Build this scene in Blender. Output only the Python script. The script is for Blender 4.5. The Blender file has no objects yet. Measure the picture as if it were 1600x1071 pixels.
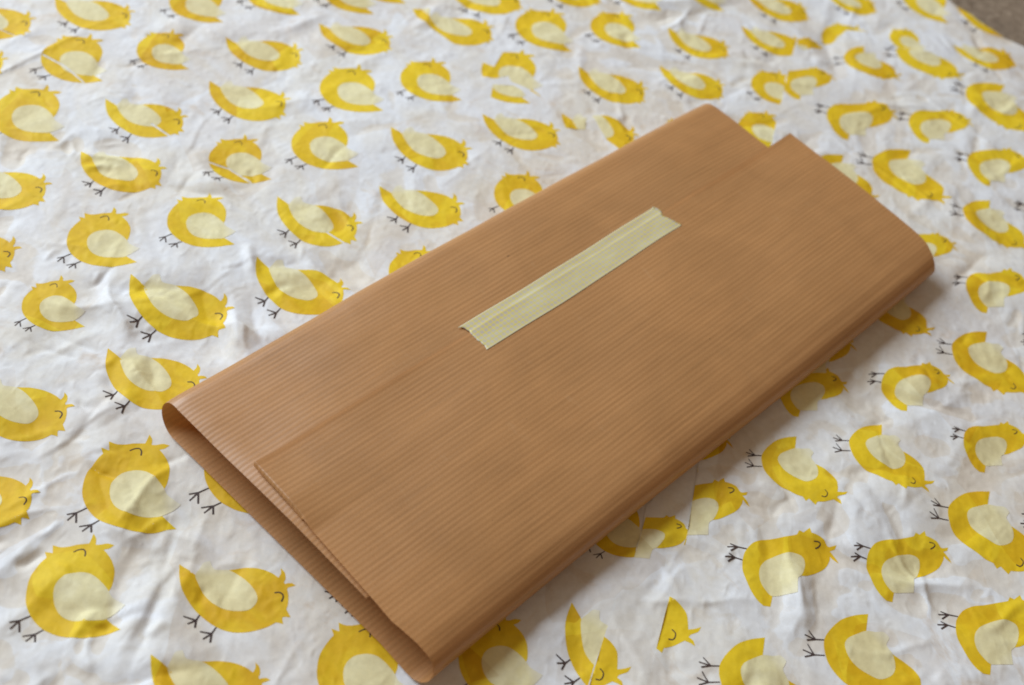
import bpy, bmesh, math, random
import numpy as np
from mathutils import Vector, Matrix
from mathutils.geometry import delaunay_2d_cdt

rng = np.random.default_rng(11)
random.seed(4)
scene = bpy.context.scene
col = scene.collection

# ------------------------------------------------------------------ camera
cam_d = bpy.data.cameras.new('camera')
cam_d.sensor_width = 36.0
cam_d.lens = 40.7
cam_d.clip_start, cam_d.clip_end = 0.01, 50.0
cam = bpy.data.objects.new('camera', cam_d); col.objects.link(cam)
pit, rol = math.radians(49.30), math.radians(11.90)
fw = Vector((0, math.cos(pit), -math.sin(pit)))
r0 = Vector((1, 0, 0)); u0 = Vector((0, math.sin(pit), math.cos(pit)))
rt = math.cos(rol)*r0 + math.sin(rol)*u0
up = -math.sin(rol)*r0 + math.cos(rol)*u0
m = Matrix((rt, up, -fw)).transposed().to_4x4()
m.translation = (0, 0, 0.325)
cam.matrix_world = m
cam_d.dof.use_dof = True
cam_d.dof.focus_distance = 0.385
cam_d.dof.aperture_fstop = 9.5
scene.camera = cam
scene.cycles.pixel_filter_type = 'BLACKMAN_HARRIS'; scene.cycles.filter_width = 1.9

# ------------------------------------------------------------------ light: a room lit by one window at the left
world = bpy.data.worlds.new('World'); scene.world = world
world.use_nodes = True
bg = world.node_tree.nodes['Background']
bg.inputs['Color'].default_value = (1.0, 0.74, 0.50, 1)
bg.inputs['Strength'].default_value = 0.235

def area(name, loc, target, sx, sy, power, color):
    d = bpy.data.lights.new(name, 'AREA'); d.shape = 'RECTANGLE'
    d.size, d.size_y, d.energy, d.color = sx, sy, power, color
    o = bpy.data.objects.new(name, d); col.objects.link(o)
    o.location = loc
    o.rotation_euler = (Vector(target)-Vector(loc)).to_track_quat('-Z', 'Y').to_euler()
    return o
area('window_light', (-1.62, 1.15, 1.38), (0.0, 0.32, 0.0), 1.5, 1.3, 71.0, (0.80, 0.905, 1.0))

vs = scene.view_settings
vs.view_transform, vs.look, vs.exposure, vs.gamma = 'Standard', 'None', 0.0, 1.0

# ------------------------------------------------------------------ node helper
def mat(name):
    m = bpy.data.materials.new(name); m.use_nodes = True
    nt = m.node_tree
    return m, nt, nt.nodes['Principled BSDF']
def N(nt, kind, **kw):
    n = nt.nodes.new(kind)
    for k, v in kw.items():
        if k in n.inputs.keys(): n.inputs[k].default_value = v
        else: setattr(n, k, v)
    return n
def ramp(nt, fac, stops):
    n = nt.nodes.new('ShaderNodeValToRGB')
    e = n.color_ramp.elements
    while len(e) < len(stops): e.new(0.5)
    for i, (p, c) in enumerate(stops):
        e[i].position = p
        e[i].color = (c if len(c) == 4 else (*c, 1)) if hasattr(c, '__len__') else (c, c, c, 1)
    nt.links.new(fac, n.inputs['Fac'])
    return n.outputs['Color']
def noise(nt, vec, scale, detail=3, rough=0.55, dist=0.0):
    n = N(nt, 'ShaderNodeTexNoise', Scale=scale, Detail=detail, Roughness=rough, Distortion=dist)
    nt.links.new(vec, n.inputs['Vector'])
    return n.outputs['Fac']
def mix(nt, fac, a, b, mode='MIX'):
    n = nt.nodes.new('ShaderNodeMix'); n.data_type = 'RGBA'; n.blend_type = mode
    for s, v in ((n.inputs[0], fac), (n.inputs[6], a), (n.inputs[7], b)):
        if isinstance(v, bpy.types.NodeSocket): nt.links.new(v, s)
        elif hasattr(v, '__len__'): s.default_value = (*v, 1) if len(v) == 3 else v
        else: s.default_value = v
    return n.outputs[2]
def math_n(nt, op, a, b=0.0):
    n = nt.nodes.new('ShaderNodeMath'); n.operation = op
    for s, v in ((n.inputs[0], a), (n.inputs[1], b)):
        if isinstance(v, bpy.types.NodeSocket): nt.links.new(v, s)
        else: s.default_value = v
    return n.outputs[0]
def bump(nt, bsdf, height, dist, strength=1.0, prev=None):
    n = N(nt, 'ShaderNodeBump', Distance=dist, Strength=strength)
    nt.links.new(height, n.inputs['Height'])
    if prev is not None: nt.links.new(prev, n.inputs['Normal'])
    nt.links.new(n.outputs['Normal'], bsdf.inputs['Normal'])
    return n.outputs['Normal']
def scaled(nt, vec, s):
    n = nt.nodes.new('ShaderNodeMapping'); n.inputs['Scale'].default_value = s
    nt.links.new(vec, n.inputs['Vector'])
    return n.outputs['Vector']

# glued-down tissue: shards where a second layer lies below and blotches of dried glue, shared by paper and print
def warped(nt, vec, scale, amount):
    w = N(nt, 'ShaderNodeTexNoise', Scale=scale, Detail=2.0); nt.links.new(vec, w.inputs['Vector'])
    vv = nt.nodes.new('ShaderNodeVectorMath'); vv.operation = 'MULTIPLY_ADD'
    nt.links.new(w.outputs['Color'], vv.inputs[0]); vv.inputs[1].default_value = (amount, amount, 0)
    nt.links.new(vec, vv.inputs[2])
    return vv.outputs[0]
def shards(nt, vec):
    out = None
    for sc, lo in ((21.0, 0.56), (47.0, 0.66)):
        v = N(nt, 'ShaderNodeTexVoronoi', Scale=sc)
        nt.links.new(scaled(nt, warped(nt, vec, 16.0, 0.022), (1.0, 0.62, 1)), v.inputs['Vector'])
        sp = nt.nodes.new('ShaderNodeSeparateColor'); nt.links.new(v.outputs['Color'], sp.inputs[0])
        f = ramp(nt, sp.outputs[0], [(lo, 0.0), (lo+0.01, 0.55), (0.86, 0.6), (0.87, 1.0)])
        out = f if out is None else math_n(nt, 'MAXIMUM', out, math_n(nt, 'MULTIPLY', f, 0.8))
    soft = ramp(nt, noise(nt, vec, 75, 3, 0.6, 0.5), [(0.36, 0.0), (0.55, 1.0)])
    return math_n(nt, 'MULTIPLY', out, math_n(nt, 'ADD', math_n(nt, 'MULTIPLY', soft, 0.6), 0.4))
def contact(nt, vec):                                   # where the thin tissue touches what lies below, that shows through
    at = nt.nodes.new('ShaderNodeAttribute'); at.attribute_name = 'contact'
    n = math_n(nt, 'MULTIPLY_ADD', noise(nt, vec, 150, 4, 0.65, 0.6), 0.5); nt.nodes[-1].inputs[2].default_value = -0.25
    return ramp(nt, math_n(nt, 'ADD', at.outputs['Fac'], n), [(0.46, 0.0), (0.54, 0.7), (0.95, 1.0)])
def blotch(nt, vec):
    a = ramp(nt, noise(nt, vec, 19, 4, 0.62, 1.0), [(0.43, 0.0), (0.60, 1.0)])
    b = ramp(nt, noise(nt, vec, 70, 5, 0.65, 0.8), [(0.35, 0.0), (0.75, 1.0)])
    return mix(nt, 0.40, a, b)
def tissue_bump(nt, bsdf, vec):
    n1 = bump(nt, bsdf, noise(nt, vec, 900, 3, 0.6), 0.00005, 0.5)
    prev = n1
    for sc, dist, st in ((52.0, 0.0012, 0.6), (130.0, 0.0007, 0.72), (280.0, 0.0004, 0.65)):
        r = N(nt, 'ShaderNodeTexNoise', Scale=sc, Detail=3.0, Roughness=0.45, Distortion=0.25); r.noise_type = 'RIDGED_MULTIFRACTAL'
        nt.links.new(scaled(nt, vec, (1.0, 0.75, 1)), r.inputs['Vector'])
        prev = bump(nt, bsdf, r.outputs['Fac'], dist, st, prev)

def tissue_material(name, white, beige, amount):
    m, nt, b = mat(name)
    tc = nt.nodes.new('ShaderNodeTexCoord'); vec = tc.outputs['Object']
    c = mix(nt, math_n(nt, 'MULTIPLY', blotch(nt, vec), amount), white, beige)
    tan = ramp(nt, noise(nt, vec, 36, 5, 0.7, 1.6), [(0.57, 0.0), (0.74, 0.60)])
    c = mix(nt, tan, c, (0.63, 0.50, 0.37))
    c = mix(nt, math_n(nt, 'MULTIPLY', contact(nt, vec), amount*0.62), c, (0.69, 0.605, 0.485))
    c = mix(nt, math_n(nt, 'MULTIPLY', shards(nt, vec), 0.5), c, mix(nt, 1.0, c, (0.84, 0.75, 0.66), 'MULTIPLY'))
    fib = ramp(nt, noise(nt, vec, 420, 4, 0.7), [(0.3, 0.94), (0.7, 1.04)])
    c = mix(nt, 1.0, c, fib, 'MULTIPLY')
    nt.links.new(c, b.inputs['Base Color'])
    b.inputs['Roughness'].default_value = 0.62
    b.inputs['Specular IOR Level'].default_value = 0.25
    tissue_bump(nt, b, vec)
    return m
def print_material(name, base, deep, pale, fade=None, rough=0.62):
    m, nt, b = mat(name)
    tc = nt.nodes.new('ShaderNodeTexCoord'); vec = tc.outputs['Object']
    wash = ramp(nt, noise(nt, vec, 130, 4, 0.65, 0.6), [(0.40, 0.0), (0.72, 0.55)])
    c = mix(nt, wash, base, pale)
    c = mix(nt, shards(nt, vec), c, deep)
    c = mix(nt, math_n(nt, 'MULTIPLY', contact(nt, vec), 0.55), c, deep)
    fib = ramp(nt, noise(nt, vec, 420, 4, 0.7), [(0.3, 0.92), (0.7, 1.05)])
    c = mix(nt, 1.0, c, fib, 'MULTIPLY')
    if fade:
        at = nt.nodes.new('ShaderNodeAttribute'); at.attribute_name = 'ink'
        c = mix(nt, at.outputs['Fac'], fade, c)
    nt.links.new(c, b.inputs['Base Color'])
    b.inputs['Roughness'].default_value = rough
    b.inputs['Specular IOR Level'].default_value = 0.25
    tissue_bump(nt, b, vec)
    return m
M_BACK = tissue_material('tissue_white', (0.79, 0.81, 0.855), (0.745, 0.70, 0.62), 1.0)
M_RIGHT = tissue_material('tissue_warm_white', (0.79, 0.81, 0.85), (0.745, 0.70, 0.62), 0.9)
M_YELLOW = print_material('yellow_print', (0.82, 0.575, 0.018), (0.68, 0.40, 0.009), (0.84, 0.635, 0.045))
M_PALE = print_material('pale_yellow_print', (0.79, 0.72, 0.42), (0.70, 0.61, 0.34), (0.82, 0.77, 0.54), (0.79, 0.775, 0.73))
M_INK = print_material('brown_ink', (0.070, 0.045, 0.040), (0.05, 0.03, 0.028), (0.085, 0.055, 0.05))

# ------------------------------------------------------------------ tagging and linking
def tag(o, label=None, cat=None, group=None, kind=None):
    for k, v in (('label', label), ('category', cat), ('group', group), ('kind', kind)):
        if v: o[k] = v
    return o
def new_mesh(name, verts, faces, material, parent=None, smooth=True):
    me = bpy.data.meshes.new(name)
    me.from_pydata([tuple(v) for v in verts], [], faces)
    me.materials.append(material)
    if smooth: me.polygons.foreach_set('use_smooth', [True]*len(me.polygons))
    o = bpy.data.objects.new(name, me); col.objects.link(o)
    if parent: o.parent = parent
    return o

# ------------------------------------------------------------------ parcel frame (metres on the table)
TH = math.radians(52.457)
AX_L = np.array([math.cos(TH), math.sin(TH)])          # along the parcel
AX_W = np.array([math.sin(TH), -math.cos(TH)])         # across it
W0 = -0.152                                            # its middle line, measured across

# ------------------------------------------------------------------ crumpled relief of the tissue
X0, X1, Y0, Y1, DX = -0.40, 0.44, 0.045, 0.78, 0.0007
NX, NY = int((X1-X0)/DX)+1, int((Y1-Y0)/DX)+1
gx = X0 + DX*np.arange(NX); gy = Y0 + DX*np.arange(NY)
GXX, GYY = np.meshgrid(gx, gy)
def smooth_noise(cell):
    nx, ny = int((X1-X0)/cell)+4, int((Y1-Y0)/cell)+4
    g = rng.standard_normal((ny, nx))
    fx = (GXX-X0)/cell; fy = (GYY-Y0)/cell
    ix = fx.astype(int); iy = fy.astype(int)
    tx = fx-ix; ty = fy-iy
    tx = tx*tx*(3-2*tx); ty = ty*ty*(3-2*ty)
    return (g[iy, ix]*(1-tx)+g[iy, ix+1]*tx)*(1-ty)+(g[iy+1, ix]*(1-tx)+g[iy+1, ix+1]*tx)*ty
relief = 0.0005*smooth_noise(0.085) + 0.00008*smooth_noise(0.034)
def window(cx, cy, rad):
    a, b = max(0, int((cx-rad-X0)/DX)), min(NX, int((cx+rad-X0)/DX)+2)
    c, d = max(0, int((cy-rad-Y0)/DX)), min(NY, int((cy+rad-Y0)/DX)+2)
    return slice(c, d), slice(a, b)
def crease(cx, cy, ang, length, width, amp, bend=0.0, kind='ridge'):
    rad = length*0.75 + width*3
    s = window(cx, cy, rad)
    if s[0].stop <= s[0].start or s[1].stop <= s[1].start: return
    dx, dy = GXX[s]-cx, GYY[s]-cy
    t = dx*math.cos(ang)+dy*math.sin(ang); d = -dx*math.sin(ang)+dy*math.cos(ang)
    d = d - bend*t*t/length - 0.06*length*np.sin(t*9/length)*0.25
    fade = np.exp(-(t/(length*0.42))**4)
    if kind == 'facet': relief[s] += amp*np.abs(d)*np.exp(-(t/(length*0.5))**2-(d/(length*0.33))**2); return
    if kind == 'ridge': p = np.exp(-np.abs(d)/width)
    elif kind == 'fold': p = np.clip(1-np.abs(d)/(width*2.2), 0, 1)*1.2
    else: p = 1/(1+np.exp(-d/(width*0.18)))*np.exp(-(d/(width*3.2))**2)   # a step that dies away
    relief[s] += amp*fade*p
for k in range(4200):                                  # facets meeting at sharp creases
    cx, cy = rng.uniform(X0, X1), rng.uniform(Y0, Y1)
    near = 1.35 if cx < -0.07 and cy < 0.34 else (0.9 if cx > 0.03 else 0.55)
    crease(cx, cy, rng.uniform(0, math.pi), 0.006+0.034*rng.random()**2.2, 0.001, near*rng.normal(0, 0.155), rng.uniform(-.25, .25), 'facet')
for k in range(3600):
    cx, cy = rng.uniform(X0, X1), rng.uniform(Y0, Y1)
    ln = 0.006*math.exp(rng.normal(0.75, 0.6)); wd = ln*rng.uniform(0.04, 0.09)+0.00045
    near = 1.5 if cx < -0.07 and cy < 0.34 else (0.8 if cx > 0.03 else 0.55)
    crease(cx, cy, rng.uniform(0, math.pi), ln, wd, near*rng.normal(0, 1)*wd*0.34, rng.uniform(-.4, .4), ('ridge', 'fold')[rng.integers(0, 2)])

# ------------------------------------------------------------------ traced data (metres on the table)
CHICK_SHAPES = {
 'A': {
  'outer': [(0.0, 0.0), (0.059, -0.118), (0.138, -0.233), (0.23, -0.315), (0.333, -0.383), (0.42, -0.423), (0.538, -0.462), (0.641, -0.479), (0.746, -0.474), (0.85, -0.44), (0.941, -0.388), (1.012, -0.329), (1.065, -0.258), (1.093, -0.253), (1.134, -0.253), (1.105, -0.205), (1.105, -0.187), (1.171, -0.169), (1.104, -0.109), (1.098, -0.053), (1.067, 0.027), (1.032, 0.08), (1.035, 0.097), (1.09, 0.141), (1.051, 0.153), (1.011, 0.136), (0.997, 0.121), (0.978, 0.135), (0.978, 0.173), (0.947, 0.229), (0.894, 0.261), (0.916, 0.211), (0.913, 0.162), (0.846, 0.183), (0.766, 0.192), (0.684, 0.188), (0.579, 0.164), (0.507, 0.132), (0.442, 0.102)],
  'inner': [(0.537, 0.086), (0.637, 0.047), (0.724, -0.001), (0.787, -0.051), (0.82, -0.105), (0.819, -0.16), (0.792, -0.216), (0.742, -0.25), (0.643, -0.281), (0.545, -0.284), (0.447, -0.262), (0.359, -0.215), (0.269, -0.144), (0.188, -0.06)],
  'tip': [(0.187, 0.022), (0.193, 0.095), (0.241, 0.136), (0.307, 0.073), (0.386, 0.088), (0.442, 0.102)],
  'legs': [[(0.401, -0.415), (0.398, -0.477), (0.283, -0.488), (0.348, -0.542), (0.422, -0.55)], [(0.588, -0.474), (0.58, -0.549), (0.479, -0.567), (0.535, -0.628), (0.608, -0.635)]],
  'eye': [(0.939, 0.007), (0.975, 0.025), (1.011, 0.019), (1.031, -0.006), (1.033, -0.052)],
 },
 'B': {
  'outer': [(0.0, -0.0), (0.024, 0.105), (0.057, 0.218), (0.101, 0.318), (0.159, 0.411), (0.237, 0.505), (0.3, 0.56), (0.384, 0.615), (0.477, 0.649), (0.583, 0.668), (0.687, 0.667), (0.787, 0.645), (0.899, 0.591), (0.99, 0.522), (1.049, 0.444), (1.091, 0.371), (1.114, 0.318), (1.189, 0.309), (1.129, 0.25), (1.221, 0.216), (1.159, 0.158), (1.124, 0.079), (1.108, 0.011), (1.076, -0.06), (1.058, -0.095), (1.078, -0.118), (1.145, -0.175), (1.077, -0.177), (1.012, -0.147), (0.992, -0.185), (0.972, -0.253), (0.924, -0.303), (0.91, -0.245), (0.922, -0.193), (0.848, -0.209), (0.765, -0.215), (0.671, -0.202), (0.589, -0.166), (0.504, -0.11), (0.458, -0.062)],
  'inner': [(0.543, -0.048), (0.635, -0.022), (0.716, 0.018), (0.771, 0.079), (0.799, 0.141), (0.815, 0.227), (0.794, 0.309), (0.742, 0.372), (0.665, 0.413), (0.579, 0.435), (0.479, 0.431), (0.391, 0.395), (0.314, 0.327), (0.249, 0.236), (0.202, 0.137), (0.185, 0.071)],
  'tip': [(0.208, -0.069), (0.234, -0.141), (0.294, -0.107), (0.387, -0.063), (0.458, -0.062)],
  'legs': [[(0.583, 0.668), (0.574, 0.775), (0.598, 0.859), (0.533, 0.876), (0.468, 0.813)], [(0.384, 0.615), (0.379, 0.697), (0.415, 0.803), (0.351, 0.797), (0.299, 0.725)]],
  'eye': [(1.038, 0.073), (1.04, 0.021), (1.022, -0.023), (0.978, -0.028), (0.935, -0.005)],
 },
 'C': {
  'outer': [(0.0, 0.0), (-0.042, 0.06), (-0.035, 0.143), (0.006, 0.237), (0.073, 0.336), (0.14, 0.422), (0.222, 0.478), (0.32, 0.518), (0.403, 0.528), (0.504, 0.52), (0.613, 0.468), (0.701, 0.391), (0.809, 0.313), (0.889, 0.253), (0.925, 0.229), (0.982, 0.236), (0.992, 0.189), (1.083, 0.167), (1.044, 0.125), (1.072, 0.052), (1.08, -0.014), (1.052, -0.076), (1.055, -0.103), (1.111, -0.148), (1.067, -0.161), (1.024, -0.132), (1.001, -0.209), (0.959, -0.278), (0.967, -0.198), (0.98, -0.162), (0.931, -0.184), (0.835, -0.196), (0.743, -0.179), (0.635, -0.137), (0.544, -0.097), (0.487, -0.055)],
  'inner': [(0.571, -0.047), (0.667, -0.02), (0.729, 0.027), (0.737, 0.083), (0.699, 0.155), (0.625, 0.216), (0.533, 0.267), (0.429, 0.309), (0.332, 0.315), (0.242, 0.284), (0.168, 0.221), (0.128, 0.14), (0.115, 0.046)],
  'tip': [(0.205, -0.042), (0.29, -0.124), (0.422, -0.047), (0.487, -0.055)],
  'legs': [[(0.394, 0.529), (0.346, 0.611), (0.321, 0.69), (0.264, 0.692), (0.243, 0.639)], [(0.246, 0.492), (0.215, 0.564), (0.199, 0.637), (0.138, 0.645), (0.12, 0.593)]],
  'eye': [(0.993, 0.055), (1.022, 0.013), (1.015, -0.015), (0.98, -0.017), (0.938, -0.0)],
 },
 'D': {
  'outer': [(-0.0, 0.0), (-0.008, -0.171), (0.02, -0.345), (0.113, -0.521), (0.219, -0.642), (0.341, -0.691), (0.495, -0.708), (0.64, -0.67), (0.754, -0.606), (0.842, -0.518), (0.937, -0.433), (0.99, -0.354), (1.06, -0.336), (1.035, -0.278), (1.139, -0.219), (1.098, -0.173), (1.114, -0.063), (1.104, 0.073), (1.147, 0.116), (1.2, 0.149), (1.134, 0.163), (1.082, 0.136), (1.066, 0.171), (1.066, 0.263), (1.026, 0.323), (1.022, 0.246), (1.005, 0.175), (0.921, 0.218), (0.828, 0.251), (0.712, 0.23), (0.604, 0.164), (0.505, 0.072)],
  'inner': [(0.59, 0.064), (0.67, 0.031), (0.731, -0.032), (0.76, -0.125), (0.754, -0.214), (0.678, -0.309), (0.604, -0.379), (0.513, -0.428), (0.404, -0.444), (0.307, -0.425), (0.244, -0.356), (0.21, -0.234), (0.191, -0.111)],
  'tip': [(0.221, 0.002), (0.233, 0.091), (0.311, 0.127), (0.388, 0.056), (0.505, 0.072)],
  'legs': [[(0.226, -0.645), (0.208, -0.742), (0.097, -0.789), (0.139, -0.856), (0.201, -0.851)], [(0.402, -0.712), (0.378, -0.832), (0.246, -0.858), (0.3, -0.936), (0.383, -0.947)]],
  'eye': [(0.939, 0.01), (0.99, 0.025), (1.034, -0.004), (1.046, -0.043), (1.023, -0.077)],
 },
}
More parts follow.
